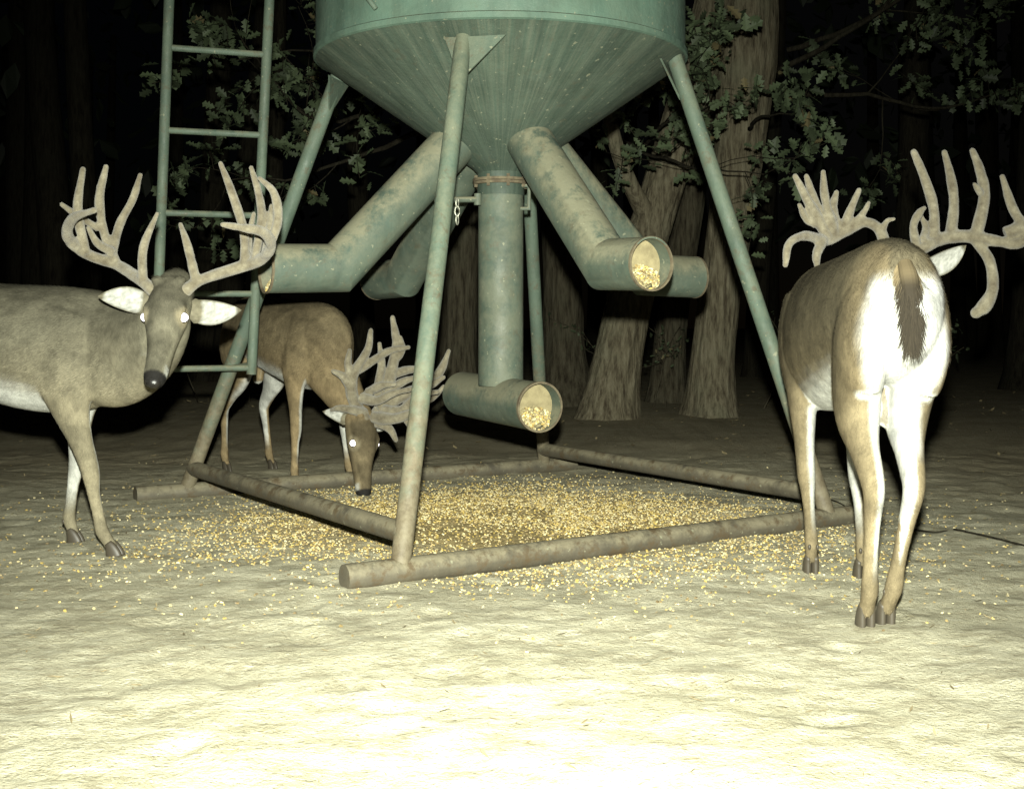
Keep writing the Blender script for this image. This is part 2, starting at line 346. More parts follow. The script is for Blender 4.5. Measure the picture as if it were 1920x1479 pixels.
mb.add(*pipe([La,Lb2],.023,18)); mb.add(*pipe([Ra,Rb2],.023,18))
for z in (.63,.97,1.33,1.70,2.07,2.44,2.81,3.18): mb.add(*pipe([onleg(La,Lb2,z),onleg(Ra,Rb2,z)],.0145,14))
for z in (2.75,3.1):
    mb.add(*pipe([onleg(Ra,Rb2,z),(-.80,5.6,z)],.018,12)); mb.add(*pipe([onleg(La,Lb2,z),(-.84,5.3,z)],.018,12))
mb.add(*pipe([onleg(Ra,Rb2,.64),onleg(Lb,Lt,.62)],.018,12))
mb.obj("ladder",M_leg,feeder,sharp=40)
mb=MB(); mb.add(*pipe([(-.62,4.80,2.22),(-.56,4.74,2.10),(-.53,4.735,2.06)],.01,8)); mb.add(*pipe([(-.62,4.80,2.22),(-.66,4.86,2.40)],.01,8)); mb.obj("lid_latch_rod",M_leg,feeder)
# ---------------------------------------------------------------- deer
BR=np.array([.100,.091,.064]); TAN=np.array([.175,.150,.098]); WH=np.array([.47,.47,.43]); DK=np.array([.030,.024,.016])
def sm(a,b,x): t=np.clip((x-a)/(b-a),0,1); return t*t*(3-2*t)
TRUNK=[(-.615,.835,.02,.03),(-.598,.82,.075,.085),(-.54,.805,.120,.145),(-.42,.785,.155,.182),(-.22,.765,.172,.190),(-.02,.738,.184,.205),(.16,.712,.182,.222),(.30,.705,.168,.222),(.42,.715,.138,.200),(.52,.725,.10,.155),(.585,.73,.05,.08)]
HIND=[(-.42,.87,.03,.07),(-.42,.80,.060,.125),(-.405,.70,.074,.160),(-.375,.60,.068,.150),(-.39,.52,.052,.108),(-.45,.44,.035,.060),(-.515,.375,.028,.046),(-.535,.335,.025,.038),(-.52,.26,.0195,.027),(-.505,.16,.018,.022),(-.50,.095,.022,.026),(-.485,.06,.019,.022),(-.465,.03,.020,.025)]
FORE=[(.36,.84,.03,.07),(.34,.76,.055,.12),(.33,.67,.064,.125),(.31,.57,.055,.10),(.305,.49,.040,.066),(.315,.40,.031,.043),(.325,.315,.028,.034),(.325,.28,.027,.031),(.32,.22,.0195,.023),(.32,.14,.018,.021),(.32,.09,.021,.024),(.335,.055,.018,.021),(.345,.03,.019,.024)]
HEAD=[(-.09,-.035,.045,.055),(-.03,-.004,.062,.068),(.04,.004,.066,.072),(.095,.0,.063,.067),(.145,-.009,.050,.058),(.195,-.017,.040,.049),(.245,-.022,.036,.042),(.285,-.025,.035,.037),(.312,-.028,.028,.029),(.322,-.03,.012,.014)]
def deer(idx,loc,yaw,sc,feet,neck,nside,O,f,u,ears,antO,au,antlers,hairs=70000,shine=True,hk=1.1,wk=1.,tint=(1,1,1)):
    root=empty("white_tailed_deer" if idx==0 else "white_tailed_deer.%03d"%idx)
    ca,sa=math.cos(yaw),math.sin(yaw); loc=np.array([loc[0],loc[1],0.])
    R=np.array([[ca,-sa,0],[sa,ca,0],[0,0,1]])
    W=lambda p:(R@(np.array(p,float)*sc))+loc
    lat=R@np.array([0,1,0.])
    mb=MB()
    mb.add(*loft([(*W((x,0,z)),w*sc*wk,h*sc) for x,z,w,h in TRUNK],lat,5,36))
    mb.add(*loft([(*W((-.33,0,.60)),.03,.03),(*W((-.35,0,.54)),.034,.030),(*W((-.355,0,.50)),.028,.026),(*W((-.355,0,.485)),.01,.01)],lat,3,14))
    hoof=MB()
    for kind,side,dx,dy in feet:
        J=HIND if kind=='h' else FORE; ytop=(.095 if kind=='h' else .10)*wk
        pts=[]
        for x,z,w,h in J:
            k=1-min(z,.72)/.72; yy=side*(ytop+.005)*(1-.1*k)
            pts.append((*W((x+dx*k,yy+dy*k,z)),w*sc*(wk if z>.55 else 1),h*sc))
        mb.add(*loft(pts,lat,4,20))
        x,z,w,h=J[-1]; k=1-z/.72; 
        for t in (-1,1):
            yy=side*(ytop+.005)*(1-.1*k)+dy*k+t*.0115
            bx=x+dx*k
            g=float(gz(*W((bx,yy,0))[:2]))/sc
            P=[(bx-.012,yy,.050+g*.3,.009,.013),(bx-.002,yy,.034+g*.6,.0115,.020),(bx+.006,yy,.012+g,.0125,.027),(bx+.010,yy,g-.004,.0125,.030)]
            hoof.add(*loft([(*W(q[:3]),q[3]*sc,q[4]*sc) for q in P],lat,3,14))
        bx=x+dx*k
        for t in (-1,1):
            q=W((bx-.032,side*(ytop+.005)*(1-.1*k)+dy*k+t*.012,.080)); hoof.add(*loft([(*(q+[0,0,.008]),.003,.003),(*q,.006,.006),(*(q-[0,0,.010]),.003,.003)],lat,3,8))
    mb.add(*loft(neck,nside,5,28))
    O=np.array(O,float); f=nrm(f); u=np.array(u,float); u=nrm(u-f*np.dot(u,f)); s=np.cross(f,u)
    hs=hk*sc
    H=lambda a,b_,c:O+(f*a+u*b_+s*c)*hs
    mb.add(*loft([(*H(a,b_,0),w*hs,h*hs) for a,b_,w,h in HEAD],s,5,26))
    for t in (-1,1):
        mb.add(*loft([(*H(.045,.035,t*.045),.014,.014),(*H(.080,.043,t*.050),.018,.015),(*H(.125,.022,t*.045),.012,.012)],s,3,12))
        mb.add(*loft([(*H(-.01,.03,t*.028),.02,.02),(*H(-.02,.075,t*.040),.018,.018)],s,3,12))
    me=remeshed(mb,.0072,8)
    nv=len(me.vertices); co=np.empty(nv*3); me.vertices.foreach_get("co",co); co=co.reshape(-1,3)
    no=np.array([v.normal[:] for v in me.vertices])
    lp=((co-loc)@R)/sc; ln=no@R; hp=(co-O); ha,hb,hc=hp@f/hs,hp@u/hs,hp@s/hs
    hu=no@u
    nz=fbm(lp[:,0]*6+40,lp[:,2]*6+40+lp[:,1]*4,4); n2=fbm(lp[:,0]*25+3,lp[:,2]*25+3+lp[:,1]*20,3)
    x,y,z=lp[:,0],lp[:,1],lp[:,2]
    br=BR*np.array(tint); tan=TAN*np.array(tint)
    C=np.tile(br,(nv,1))
    def bl(C,c,w): w=np.clip(w,0,1)[:,None]; return C*(1-w)+np.array(c)*w
    C=bl(C,tan,sm(.80,.50,z+.15*(nz-.5))*.75)
    C=bl(C,br*.62,sm(.86,.98,z)*sm(.6,.9,ln[:,2])*.6)
    C=bl(C,[.19,.148,.085],sm(-.34,-.5,x)*sm(.50,.62,z)*sm(.35,.6,np.abs(ln[:,1]))*.5)
    bellyw=sm(-.35,-.75,ln[:,2]+.3*(nz-.5))*sm(.36,.45,z)*sm(.40,.3,x)
    C=bl(C,WH,bellyw)
    legz=sm(.66,.56,z); inner=sm(.15,-.35,np.sign(y)*ln[:,1]+.3*(nz-.5))
    C=bl(C,WH*.85,inner*legz*sm(.10,.22,z)*sm(.5,.46,x))
    C=bl(C,tan*1.1,sm(.36,.25,z)*(1-inner)*.7)
    rump=sm(-.50,-.56,x+.05*(nz-.5))*sm(.108,.075,np.abs(y)+.05*(nz-.5)-.03*sm(.8,.65,z))*sm(.42,.52,z)*sm(.885,.83,z+.04*(nz-.5))
    rump=np.maximum(rump,sm(-.35,-.45,x)*sm(.085,.05,np.abs(y)+.05*(nz-.5))*sm(.40,.48,z)*sm(.75,.65,z))
    C=bl(C,np.array([.43,.43,.41]),rump)
    C=bl(C,DK*1.3,sm(.34,.30,z)*sm(.27,.31,z)*sm(-.50,-.53,x)*.5)
    inh=sm(-.03,.02,ha)*(np.linalg.norm(hp,axis=1)<.42*sc)*(np.abs(hc)<.1)*(np.abs(hb)<.12)
    Hc=np.tile(br*1.15,(nv,1))
    Hc=bl(Hc,br*.45,sm(.03,.05,hb+.02)*sm(.19,.08,ha)*.75)
    Hc=bl(Hc,br*.6,sm(.16,.2,ha)*sm(.0,.012,hb+.005)*.9)
    ed=np.sqrt((ha-.095)**2+(hb-.018)**2); Hc=bl(Hc,TAN*1.4,sm(.042,.026,ed)*sm(.03,.045,np.abs(hc))*.6)
    Hc=bl(Hc,WH*.9,sm(-.040,-.055,hb+.012*sm(.2,.3,ha))*sm(.12,.2,ha))
    Hc=bl(Hc,WH*.7,sm(.255,.27,ha)*sm(.298,.288,ha)*sm(.6,.2,hu)*.8)
    Hc=bl(Hc,[.012,.011,.01],sm(.286,.294,ha)*sm(-.055,-.045,hb))
    C=C*(1-inh[:,None])+Hc*inh[:,None]
    C*= (.6+.8*n2)[:,None]*(.68+.64*nz)[:,None]
    a=me.color_attributes.new(name="Col",type='FLOAT_COLOR',domain='POINT'); a.data.foreach_set("color",np.hstack([C,np.ones((nv,1))]).ravel())
    me.materials.append(M_fur); me.name="body"; o=bpy.data.objects.new("body",me); scene.collection.objects.link(o); o.parent=root
    me.calc_loop_triangles(); nt_=len(me.loop_triangles); tri=np.empty(nt_*3,int); me.loop_triangles.foreach_get("vertices",tri); tri=tri.reshape(-1,3)
    A,B,Cc=co[tri[:,0]],co[tri[:,1]],co[tri[:,2]]; ar=np.linalg.norm(np.cross(B-A,Cc-A),axis=1)
    ids=rng.choice(nt_,hairs,p=ar/ar.sum()); r1=np.sqrt(rng.random(hairs)); r2=rng.random(hairs); w0=(1-r1)[:,None]; w1=(r1*(1-r2))[:,None]; w2=(r1*r2)[:,None]
    pp=A[ids]*w0+B[ids]*w1+Cc[ids]*w2; nn=no[tri[ids,0]]; cc=C[tri[ids,0]]
    flow=R@np.array([-1,0,-.55]); fl=np.tile(flow,(hairs,1))+rng.normal(size=(hairs,3))*.25
    hh=np.linalg.norm(pp-O,axis=1); nearhead=(hh<.33*sc)&(((pp-O)@f)>-.02)
    fl[nearhead]=-f+rng.normal(size=(nearhead.sum(),3))*.2
    lz=((pp-loc)@R)/sc; low=(lz[:,2]<.55)|((lz[:,0]<-.3)&(lz[:,2]<.66)); fl[low&~nearhead]=np.array([0,0,-1.])+rng.normal(size=((low&~nearhead).sum(),3))*.2
    rear=(lz[:,0]<-.5)&~low; fl[rear]=np.array([0,0,-1.])+rng.normal(size=(rear.sum(),3))*.22
    tt=fl-nn*np.sum(fl*nn,1)[:,None]; tt/=np.linalg.norm(tt,axis=1)[:,None]+1e-9; bb=np.cross(tt,nn)
    Lh=np.where(low|nearhead,.007,.015)*(.6+.8*rng.random(hairs)); Lh=np.where(rear,Lh*1.3,Lh)
    wd=.0011
    V=np.stack([pp-bb*wd-nn*.001,pp+bb*wd-nn*.001,pp+tt*Lh[:,None]+nn*(Lh*.20)[:,None]],1).reshape(-1,3)
    F=np.arange(hairs*3).reshape(-1,3); hc_=cc*(.5+.95*rng.random((hairs,1)))
    mbh=MB(); mbh.add(V,F.tolist(),np.repeat(hc_,3,0)); mbh.obj("coat_hair",M_hair,root,smooth=False)
    hoof.obj("hooves",M_hoof,root)
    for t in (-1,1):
        for nm,mt,rad_,off in (("eye",M_eye,.020,.0),("eye_shine_glow",M_shine,.0145,.0165)):
            if nm=="eye_shine_glow" and not shine: continue
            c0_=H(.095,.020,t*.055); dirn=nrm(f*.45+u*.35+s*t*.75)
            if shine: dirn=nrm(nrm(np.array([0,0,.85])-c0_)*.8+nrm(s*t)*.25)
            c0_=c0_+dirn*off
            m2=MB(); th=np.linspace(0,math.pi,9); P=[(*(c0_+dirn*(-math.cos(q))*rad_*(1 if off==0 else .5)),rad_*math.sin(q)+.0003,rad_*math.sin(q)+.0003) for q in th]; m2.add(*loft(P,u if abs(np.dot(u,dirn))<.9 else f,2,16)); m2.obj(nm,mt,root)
    m2=MB(); m2.add(*loft([(*H(.298,-.018,0),.028,.021),(*H(.316,-.020,0),.026,.020),(*H(.327,-.022,0),.018,.014),(*H(.331,-.023,0),.004,.003)],s,3,18)); m2.obj("nose",M_nose,root)
    for base,tip,face in ears:
        base=np.array(base,float); tip=np.array(tip,float); ax=tip-base; Lr=np.linalg.norm(ax); ax/=Lr
        fc=np.array(face,float); fc=nrm(fc-ax*np.dot(fc,ax)); sd=np.cross(ax,fc)
        m2=MB(); nu,nvv=16,11; 
        for back in (0,1):
            V=[];Cx=[]
            for i in range(nu):
                t=i/(nu-1); w=Lr*.25*math.sin(math.pi*min(1,t*.80+.2))**.75 if t<1 else .0; w=max(w,.001)
                if t<.15: w=Lr*(.14+.8*t)
                for j in range(nvv):
                    v=j/(nvv-1)*2-1; cup=.6*w*(v*v)-(.45*w)
                    p_=base+ax*t*Lr+sd*(v*w*.92+.012*math.sin(t*3))+fc*(cup*(1-.3*t))-fc*(.004*back*(1-v*v))
                    V.append(p_); edge=abs(v)>.86 or t>.93
                    k=.7+.45*random.random()
                    inner_=WH*(.85-.45*max(0,.35-abs(v))) if t>.25 else BR*1.6
                    Cx.append((TAN*.9 if back else (BR*1.2 if edge else inner_))*k)
            F=[]
            for i in range(nu-1):
                for j in range(nvv-1):
                    q=(i*nvv+j,(i+1)*nvv+j,(i+1)*nvv+j+1,i*nvv+j+1); F.append(q if back else q[::-1])
            m2.add(V,F,Cx)
        m2.obj("ear",M_fur,root)
    mb=MB(); antO=np.array(antO,float)
    for tine in antlers:
        P=np.array([[antO[0]+q[0]*au,antO[1]+q[2],antO[2]+q[1]*au,q[3]*au,q[3]*au] for q in tine]); d=nrm(P[-1,:3]-P[-2,:3]); r=P[-1,3]
        C2=catmull(P,7); k=.82+.38*fbm(np.arange(len(C2))*.35+rng.random()*90,np.zeros(len(C2))+rng.random()*90,3); C2[:,3]*=k; C2[:,4]*=k*.88
        ext=[]
        for e_,kk in ((.45,.85),(.8,.55),(.98,.2)): ext.append([*(P[-1,:3]+d*r*e_),r*kk,r*kk])
        mb.add(*loft(np.vstack([C2,ext]),(.3,1,.2),1,14))
    me=remeshed(mb,.0045,4); me.materials.append(M_velvet); me.name="antlers"; o=bpy.data.objects.new("antlers",me); scene.collection.objects.link(o); o.parent=root
    # tail: slim, dark, hanging clear of the rump
    m2=MB(); b0=W((-.585,.018 if idx==2 else 0,.860)); bk=R@np.array([-1,0,0.]); 
    P=[(*(b0+bk*.0+np.array([0,0,.035])),.020,.020),(*(b0+bk*.034+np.array([0,0,.0])),.025,.020),(*(b0+bk*.058+np.array([0,0,-.05])),.024,.016),(*(b0+bk*.066+np.array([0,0,-.11])),.018,.012),(*(b0+bk*.060+np.array([0,0,-.17])),.008,.006)]
    m2.add(*loft(P,lat,5,16)); V=m2.v[0]; tz=(b0[2]-V[:,2]); w_=sm(-.02,.03,tz)[:,None]; C=np.array([.10,.078,.045])*(1-w_)+DK*.8*w_; m2.c=[C]
    Ra_=catmull(P,10); n=3000; k=rng.integers(0,len(Ra_),n); th=rng.random(n)*2*math.pi; base=Ra_[k,:3]+np.outer(np.cos(th),lat)*Ra_[k,3:4]*.95+np.outer(np.sin(th),bk)*Ra_[k,4:5]
    out=np.outer(np.cos(th),lat)*.26+np.outer(np.abs(np.sin(th)),bk)*.12+np.array([0,0,-1.])+rng.normal(size=(n,3))*.12
    L=(.02+.05*rng.random(n))[:,None]; sdv=np.cross(out,[0,1.,0]); sdv/=np.linalg.norm(sdv,axis=1)[:,None]; 
    V=np.stack([base-sdv*.0012,base+sdv*.0012,base+out*L],1).reshape(-1,3); tz=b0[2]-base[:,2]
    w_=sm(-.02,.03,tz+.02*rng.random(n))[:,None]; Ct=(np.array([.13,.10,.055])*(1-w_)+DK*.75*w_)*(.6+.8*rng.random((n,1)))
    m2.add(V,np.arange(n*3).reshape(-1,3).tolist(),np.repeat(Ct,3,0)); m2.obj("tail",M_hair,root,smooth=False)
    return root
rad=math.radians
A1=[
 [(-22,-6,0,14),(-50,16,.01,12.5),(-112,50,.09,12),(-165,70,.07,12),(-186,100,-.02,11.5),(-160,130,-.11,10.5),(-108,142,-.18,6.5)],
 [(-52,18,.01,10),(-44,80,-.03,9),(-22,143,-.01,5)],
 [(-115,52,.09,10),(-140,110,.10,10),(-146,175,.08,9.5),(-130,236,.06,6)],
 [(-165,72,.05,10),(-176,150,.02,9.5),(-170,230,.04,6)],
 [(-125,62,.08,10),(-118,130,.14,9),(-96,180,.16,8.5),(-80,226,.15,5.5)],
 [(-150,120,.09,8),(-185,145,.05,7.5),(-210,164,.04,5)],
 [(-140,110,.10,9),(-158,170,.13,8),(-156,205,.13,5)],
 [(-120,75,.08,9),(-140,90,.03,8),(-152,118,-.0,5)],
 [(22,-6,0,14),(56,20,.01,12.5),(112,44,.09,12),(162,60,.07,12),(192,84,-.02,11),(186,106,-.10,10),(152,112,-.16,8),(124,116,-.19,5)],
 [(48,20,.01,10),(38,84,-.03,9),(22,124,-.01,5)],
 [(130,50,.09,10),(128,115,.09,10),(108,188,.07,9),(88,242,.06,5.5)],
 [(150,58,.08,10),(161,140,.10,9.5),(152,195,.12,8.5),(139,238,.12,5.5)],
 [(186,80,.0,10),(202,135,.01,10),(193,185,.02,8.5),(166,212,.03,5.5)],
 [(138,56,.09,9),(130,100,.15,8.5),(138,152,.17,5)],
 [(176,70,.03,9),(178,120,.09,8.5),(178,165,.12,5)],
]
deer(0,(-1.95,4.56),rad(-8),1.05,[('h',1,0,0),('h',-1,.1,0),('f',1,-.10,.02),('f',-1,.18,-.03)],
 [(-1.72,4.54,.77,.15,.20),(-1.56,4.51,.745,.135,.205),(-1.42,4.42,.725,.115,.190),(-1.30,4.33,.765,.095,.150),(-1.21,4.25,.845,.074,.105),(-1.185,4.22,.905,.05,.06)],(.4,1,0),
 (-1.180,4.22,.925),(-.01,-.64,-.75),(0,-.7,.7),
 [((-1.245,4.21,.895),(-1.43,4.20,.930),(.1,-1,.1)),((-1.12,4.21,.885),(-.93,4.18,.885),(-.1,-1,.15))],
 (-1.180,4.19,.95),.00184,A1,hk=1.06,hairs=90000,tint=(1.08,1.1,1.12))
A2=[
 [(-4,-5,0,16),(-22,25,.0,14),(-30,60,-.02,12),(-20,95,-.02,10),(0,130,0,9),(5,166,.02,5)],
 [(-28,55,-.02,11),(-44,80,-.04,9),(-62,90,-.04,5)],
 [(-5,10,0,12),(-25,18,-.05,10),(-50,22,-.06,7),(-66,18,-.04,4)],
 [(-20,90,0,9),(10,110,.02,9),(40,128,.05,8),(74,134,.06,5)],
 [(8,-5,.04,16),(32,40,.06,14),(42,90,.08,12),(50,140,.1,9.5),(43,190,.1,5.5)],
 [(20,15,.03,14),(62,42,.05,13),(108,62,.08,12),(135,90,.1,9),(150,126,.1,5)],
 [(70,48,.05,11),(110,60,.01,9.5),(142,78,.0,5)],
 [(40,80,.08,10),(70,90,.12,9),(100,92,.14,5)],
 [(30,15,0,12),(66,18,-.03,11),(98,46,-.05,9),(132,52,-.05,5)],
 [(18,-5,0,12),(42,-18,-.02,9),(54,-38,-.03,5)],
 [(45,18,-.02,10),(72,2,-.03,8),(84,-20,-.03,5)],
 [(34,50,.04,11),(66,70,.0,9),(90,78,-.02,5)],
 [(108,62,.08,10),(112,90,.1,8),(104,112,.11,5)],
 [(0,50,0,10),(28,64,-.04,9),(52,66,-.06,5)],
 [(-10,40,-.02,12),(20,36,-.06,10),(50,50,-.08,8),(84,58,-.08,5)],
 [(20,25,.02,12),(18,60,.04,10),(24,100,.05,8),(20,140,.05,5)],
 [(10,5,-.02,13),(50,2,-.06,11),(86,14,-.08,9),(112,28,-.08,5)],
 [(60,40,.05,10),(84,30,.08,9),(118,36,.1,7),(140,58,.1,5)],
 [(50,110,.09,8),(62,130,.1,7),(58,152,.1,4.5)],
 [(-25,70,-.02,9),(-36,100,-.02,8),(-34,128,0,5)],
]
deer(1,(-1.2,6.5),rad(-53),1.02,[('h',1,.06,.02),('h',-1,-.06,-.02),('f',1,.0,.10),('f',-1,.06,-.06)],
 [(-1.12,6.40,.75,.15,.20),(-1.0,6.24,.68,.125,.175),(-.90,6.12,.57,.105,.14),(-.82,6.03,.465,.085,.11),(-.765,5.97,.39,.065,.08),(-.75,5.95,.36,.05,.06)],(.8,.6,0),
 (-.742,5.93,.345),(.14,-.32,-.94),(.65,-.74,.3),
 [((-.80,5.91,.36),(-.91,5.84,.41),(-.2,-1,.2)),((-.71,5.97,.34),(-.60,6.05,.34),(.5,-.8,.2))],
 (-.70,5.90,.37),.00258,A2,hairs=50000,tint=(1.12,.98,.82))
A3=[
 [(-22,-22,0,14),(-32,25,.0,12),(-58,44,.02,11),(-92,30,.04,13),(-130,10,.02,12),(-180,16,-.05,10),(-214,0,-.09,9),(-222,-38,-.10,6.5)],
 [(-128,14,.02,13),(-160,75,.03,11),(-190,130,.02,6)],
 [(-122,18,.03,13),(-150,90,.06,10),(-164,132,.06,6)],
 [(-116,20,.03,13),(-134,90,.02,10),(-140,136,.0,6)],
 [(-106,24,.04,12),(-114,70,.06,10),(-106,102,.07,6)],
 [(-98,28,.04,12),(-84,72,.02,9),(-70,104,.02,5.5)],
 [(-140,10,.0,11),(-156,-18,-.03,10),(-155,-42,-.03,6)],
 [(-150,40,.03,9),(-168,50,.03,8),(-182,76,.02,5)],
 [(-78,40,.03,9),(-60,64,.02,7),(-52,80,.02,4.5)],
 [(-30,24,.0,8),(-24,44,-.02,6),(-12,48,-.03,4)],
 [(28,-22,0,14),(58,0,.01,13),(100,16,.03,14),(142,16,.0,14),(180,6,-.04,12),(214,2,-.07,12),(222,26,-.07,11),(206,70,-.04,10),(190,126,-.03,6)],
 [(72,6,.02,12),(74,70,.04,11),(58,130,.05,10.5),(40,178,.06,7)],
 [(104,16,.03,12),(116,80,.06,10.5),(112,130,.07,10),(100,178,.07,6.5)],
 [(146,16,.0,13),(162,90,.0,11.5),(156,140,.01,10),(144,178,.02,6.5)],
 [(160,90,.0,8),(144,104,-.03,7),(136,112,-.04,4.5)],
 [(146,8,.0,12),(168,-30,-.02,11),(172,-80,-.03,12),(158,-112,-.03,15),(142,-126,-.03,12)],
 [(34,0,.0,10),(26,36,-.02,9),(36,60,-.03,8),(44,68,-.03,5)],
 [(46,8,.0,9),(58,34,.03,8),(50,56,.04,5)],
 [(190,20,-.05,14),(214,30,-.06,14),(218,46,-.06,8)],
]
deer(2,(1.08,3.90),rad(89),1.12,[('h',1,.03,.0),('h',-1,.06,.085),('f',1,-.16,-.01),('f',-1,-.22,.0)],
 [(1.09,4.10,.82,.12,.19),(1.13,4.28,.86,.11,.18),(1.22,4.42,.91,.10,.14),(1.33,4.52,.95,.085,.10),(1.42,4.56,.99,.065,.07),(1.445,4.57,1.01,.05,.05)],(1,-.3,0),
 (1.445,4.57,1.03),(-.05,.75,-.62),(0,.55,.8),
 [((1.53,4.54,1.03),(1.665,4.46,1.125),(.1,-1,.0)),((1.38,4.56,.99),(1.22,4.56,.98),(0,-1,0))],
 (1.447,4.56,1.13),.002,A3,shine=False,hairs=110000,hk=1.,wk=.76,tint=(.92,.86,.78))
# ---------------------------------------------------------------- trees
def trunk(mb,path,n=72,seed=0,sub=16,amp=.09):
    R=catmull([(p[0],p[1],p[2],p[3]) for p in path],sub); th=np.linspace(0,2*math.pi,n,endpoint=False); V=[]
    L=np.concatenate([[0],np.cumsum(np.linalg.norm(np.diff(R[:,:3],axis=0),axis=1))])
    for i in range(len(R)):
        r=R[i,3]; u=th/(2*math.pi)*30; 
        rg=np.abs(vnoise(u+seed,np.full(n,L[i]*1.6+seed)+.25*np.sin(th*3),30)-.5)*2
        rg2=vnoise(th/(2*math.pi)*44,np.full(n,L[i]*5+seed),44); lo=vnoise(th/(2*math.pi)*5,np.full(n,L[i]*.6+seed),5)
        rr=r*(1+amp*(.5-rg)*.9+amp*.4*(rg2-.5)+.14*(lo-.5))
        flare=1+.32*math.exp(-L[i]/.2)*(.6+.8*lo)
        V.append(np.stack([R[i,0]+rr*flare*np.cos(th),R[i,1]+rr*flare*np.sin(th),np.full(n,R[i,2])],1))
    F=[]
    for i in range(len(R)-1):
        for j in range(n): k=(j+1)%n; F.append((i*n+j,i*n+k,(i+1)*n+k,(i+1)*n+j))
    mb.add(np.vstack(V),F)
tt=[0,.12,.25,.38,.5,.64,.78,.9,1]; ww=[.02,.10,.26,.11,.33,.13,.28,.12,.01]
LV=[];
for t,w in zip(tt,ww): LV+=[(t,0,0),(t+.05*(w>.2),w,.06*w*3),(t+.05*(w>.2),-w,.06*w*3)]
LEAF=np.array(LV); LEAF[:,2]-=LEAF[:,0]**2*.12; LFa=[]
for i in range(8): a=i*3;b_=a+3; LFa+=[(a,b_,b_+1,a+1),(a,a+2,b_+2,b_)]
LEAFF=np.array(LFa)
def grow(tubes,leafs,p,d,L,r,depth,up=.02):
    p=np.array(p,float); d=nrm(d); n=max(4,int(L/.14)); st=L/n; pts=[(*p,r,r)]
    for i in range(n):
        d=nrm(d+rng.normal(size=3)*.17+np.array([0,0,up])); p=p+d*st; rr=r*(1-.8*(i+1)/n); pts.append((*p,max(rr,.003),max(rr,.003)))
        if depth>0 and i>=n*.25 and rng.random()<(.75 if depth==2 else .9):
            dd=nrm(d*.7+rng.normal(size=3)*.65); grow(tubes,leafs,p,dd,L*(.25+.2*rng.random()),max(rr*.45,.004),depth-1,up)
        if depth==0:
            for _ in range(5): leafs.append(p+rng.normal(size=3)*.04)
    tubes.append(pts)
def foliage(root,specs,leafsize,keep=1.,k=1.,seed=1):
    global rng
    rng=np.random.default_rng(seed)
    tubes=[];leafs=[]
    for p,d,L,r,dep in specs: grow(tubes,leafs,p,d,L,r,dep)
    mb=MB()
    for t in tubes: mb.add(*loft(t,(.3,.2,.9),1,5))
    mb.obj("branches",M_bark3 if dep==2 else M_bark2,root)
    P=np.array(leafs); P=P[rng.random(len(P))<keep]; n=len(P); mb=MB(); 
    c=np.tile([.066,.088,.046],(n,1))*(.4+.9*rng.random((n,1)))*k; c[rng.random(n)<.04]=[.12,.10,.05]
    scatter(mb,LEAF,LEAFF,P,leafsize*(.6+.7*rng.random(n)),.75,c); mb.obj("leaves",M_leaf,root,smooth=False); print("leaves",n)
t1=empty("oak_tree"); mb=MB()
trunk(mb,[(.84,10.6,-.05,.27),(.92,10.6,.5,.225),(1.10,10.65,1.3,.205),(1.38,10.7,2.2,.19),(1.78,10.8,3.6,.17),(2.0,10.9,4.8,.13),(2.3,11,6.5,.09)],seed=3)
trunk(mb,[(1.22,10.65,1.7,.09),(1.0,10.45,2.05,.07),(.84,10.3,2.5,.06),(.75,10.1,3.1,.05),(.7,10,4,.04)],n=28,seed=8)
mb.obj("trunk",M_bark,t1)
foliage(t1,[((.95,10.2,2.35),(.12,-1,.0),1.7,.02,2),((1.1,10.2,2.3),(.15,-.9,.0),1.5,.02,2),((1.3,10.2,2.5),(.2,-.9,-.1),1.5,.02,2)],.105,.75,1,21)
t2=empty("oak_tree.001"); mb=MB()
trunk(mb,[(1.78,10.9,-.05,.22),(1.81,10.9,.6,.19),(1.91,10.9,1.4,.19),(2.06,10.95,2.5,.225),(2.13,11,3.4,.27),(2.2,11,4.6,.2),(2.4,11,6.5,.12)],seed=21); mb.obj("trunk",M_bark,t2)
foliage(t2,[((2.3,10.5,3.0),(.8,-.5,-.06),1.9,.028,2),((2.3,10.4,2.8),(1,-.6,-.03),2.2,.028,2),((2.4,10.6,3.2),(1,-.35,-.06),2.3,.028,2),((2.05,10.5,2.5),(-.05,-1,-.02),1.2,.02,2)],.105,.7,.85,34)
t3=empty("oak_tree.002"); mb=MB()
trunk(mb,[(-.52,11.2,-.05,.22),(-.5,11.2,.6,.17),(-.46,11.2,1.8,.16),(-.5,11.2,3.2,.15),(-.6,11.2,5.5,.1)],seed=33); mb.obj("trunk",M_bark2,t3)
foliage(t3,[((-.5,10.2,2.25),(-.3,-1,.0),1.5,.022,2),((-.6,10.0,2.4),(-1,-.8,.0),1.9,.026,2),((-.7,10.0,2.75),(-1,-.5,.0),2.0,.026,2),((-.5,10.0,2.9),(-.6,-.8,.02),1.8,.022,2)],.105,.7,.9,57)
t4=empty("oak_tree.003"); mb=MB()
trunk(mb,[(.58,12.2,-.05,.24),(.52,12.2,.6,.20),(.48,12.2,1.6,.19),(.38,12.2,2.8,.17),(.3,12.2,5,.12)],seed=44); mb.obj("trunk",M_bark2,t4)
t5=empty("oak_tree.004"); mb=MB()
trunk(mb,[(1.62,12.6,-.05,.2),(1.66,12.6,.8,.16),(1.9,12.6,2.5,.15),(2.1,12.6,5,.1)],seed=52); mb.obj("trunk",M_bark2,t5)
rng=np.random.default_rng(77)
woods=empty("distant_trees"); mb=MB()
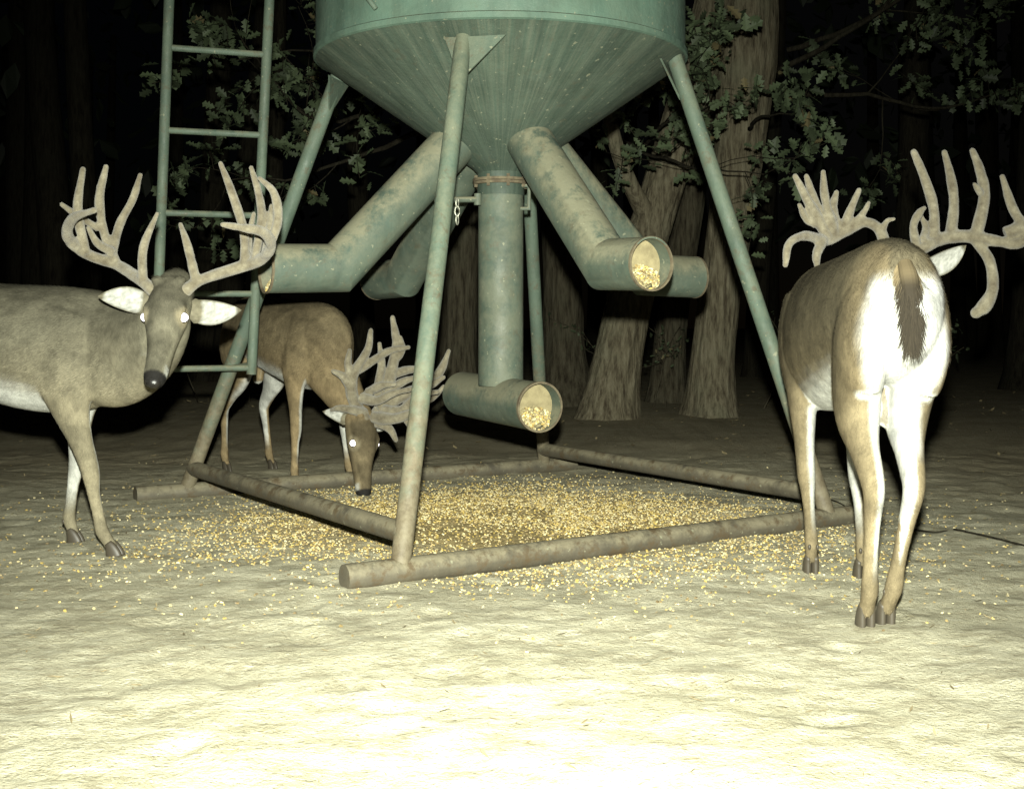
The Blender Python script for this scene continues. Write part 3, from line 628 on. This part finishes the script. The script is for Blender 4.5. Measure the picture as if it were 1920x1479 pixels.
for (x,y,r) in [(-5.9,16,.22),(-5.2,15,.16),(-4.0,17,.18),(-3.0,15,.13),(-2.2,18,.17),(5.2,16,.2),(6.4,15,.25),(3.6,18,.16),(-7.2,15,.25)]+[(rng.random()*40-20,17+rng.random()*22,.12+.15*rng.random()) for _ in range(60)]:
    s=rng.normal()*.25; trunk(mb,[(x,y,-.1,r*1.2),(x+s*.2,y,1.5,r),(x+s,y,4.5,r*.85),(x+1.6*s,y,9,r*.5)],n=14,seed=int(x*7)%50,sub=5)
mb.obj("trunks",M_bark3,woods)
n=9000; P=np.stack([rng.random(n)*60-30,18+rng.random(n)*22,2.8+rng.random(n)**.8*7],1); cl=fbm(P[:,0]*.5+40,P[:,2]*.6+P[:,1]*.3,3); P=P[cl>.5]; n=len(P)
mb=MB(); scatter(mb,LT,LF4,P,.35+.3*rng.random(n),.9,np.tile([.02,.028,.014],(n,1))*(.5+rng.random((n,1)))); mb.obj("crowns",M_leaf,woods,smooth=False)  # leaf colour darkened so the far crowns stay dim
sh=empty("shrub"); foliage(sh,[((x,y,0),(rng.normal()*.4,rng.normal()*.3,1),.9,.008,1) for x,y in [(1.2,11.3),(1.35,11.6),(1.15,11.8),(1.5,11.9),(2.6,12),(2.4,11.6),(3.3,12.5),(-2.6,12),(-3.2,12.4),(4.2,12.2)]],.05,.4,.8,5)
# ---------------------------------------------------------------- light, sky, camera
w=bpy.data.worlds.new("World"); scene.world=w; w.use_nodes=True; nt=w.node_tree; bg=nt.nodes["Background"]
sky=nt.nodes.new("ShaderNodeTexSky"); sky.sky_type='NISHITA'; sky.sun_disc=False; sky.sun_elevation=rad(30); sky.sun_rotation=rad(30); nt.links.new(sky.outputs[0],bg.inputs[0]); bg.inputs[1].default_value=.00012
sun=bpy.data.lights.new("moonlight",'SUN'); sun.energy=.003; sun.angle=rad(.5); so=bpy.data.objects.new("moonlight",sun); so.rotation_euler=(rad(60),0,rad(-30)); scene.collection.objects.link(so)
fl=bpy.data.lights.new("trail_camera_flash",'SPOT'); fl.energy=3350; fl.spot_size=rad(76); fl.spot_blend=1.; fl.shadow_soft_size=.03; fl.color=(.97,1,.86)
fo=bpy.data.objects.new("trail_camera_flash",fl); fo.location=(0,-.02,1.06); fo.rotation_euler=Vector((0.03,3.6,-.62)).to_track_quat('-Z','Y').to_euler(); scene.collection.objects.link(fo)
cam=bpy.data.cameras.new("Camera"); cam.lens=42.75; cam.sensor_width=36; cam.shift_y=-139.5/1920; cam.clip_end=400; cam.clip_start=.05
co_=bpy.data.objects.new("Camera",cam); co_.location=(0,0,.85); co_.rotation_euler=(rad(90),0,0); scene.collection.objects.link(co_); scene.camera=co_
scene.view_settings.view_transform='Standard'; scene.view_settings.look='None'; scene.view_settings.exposure=0
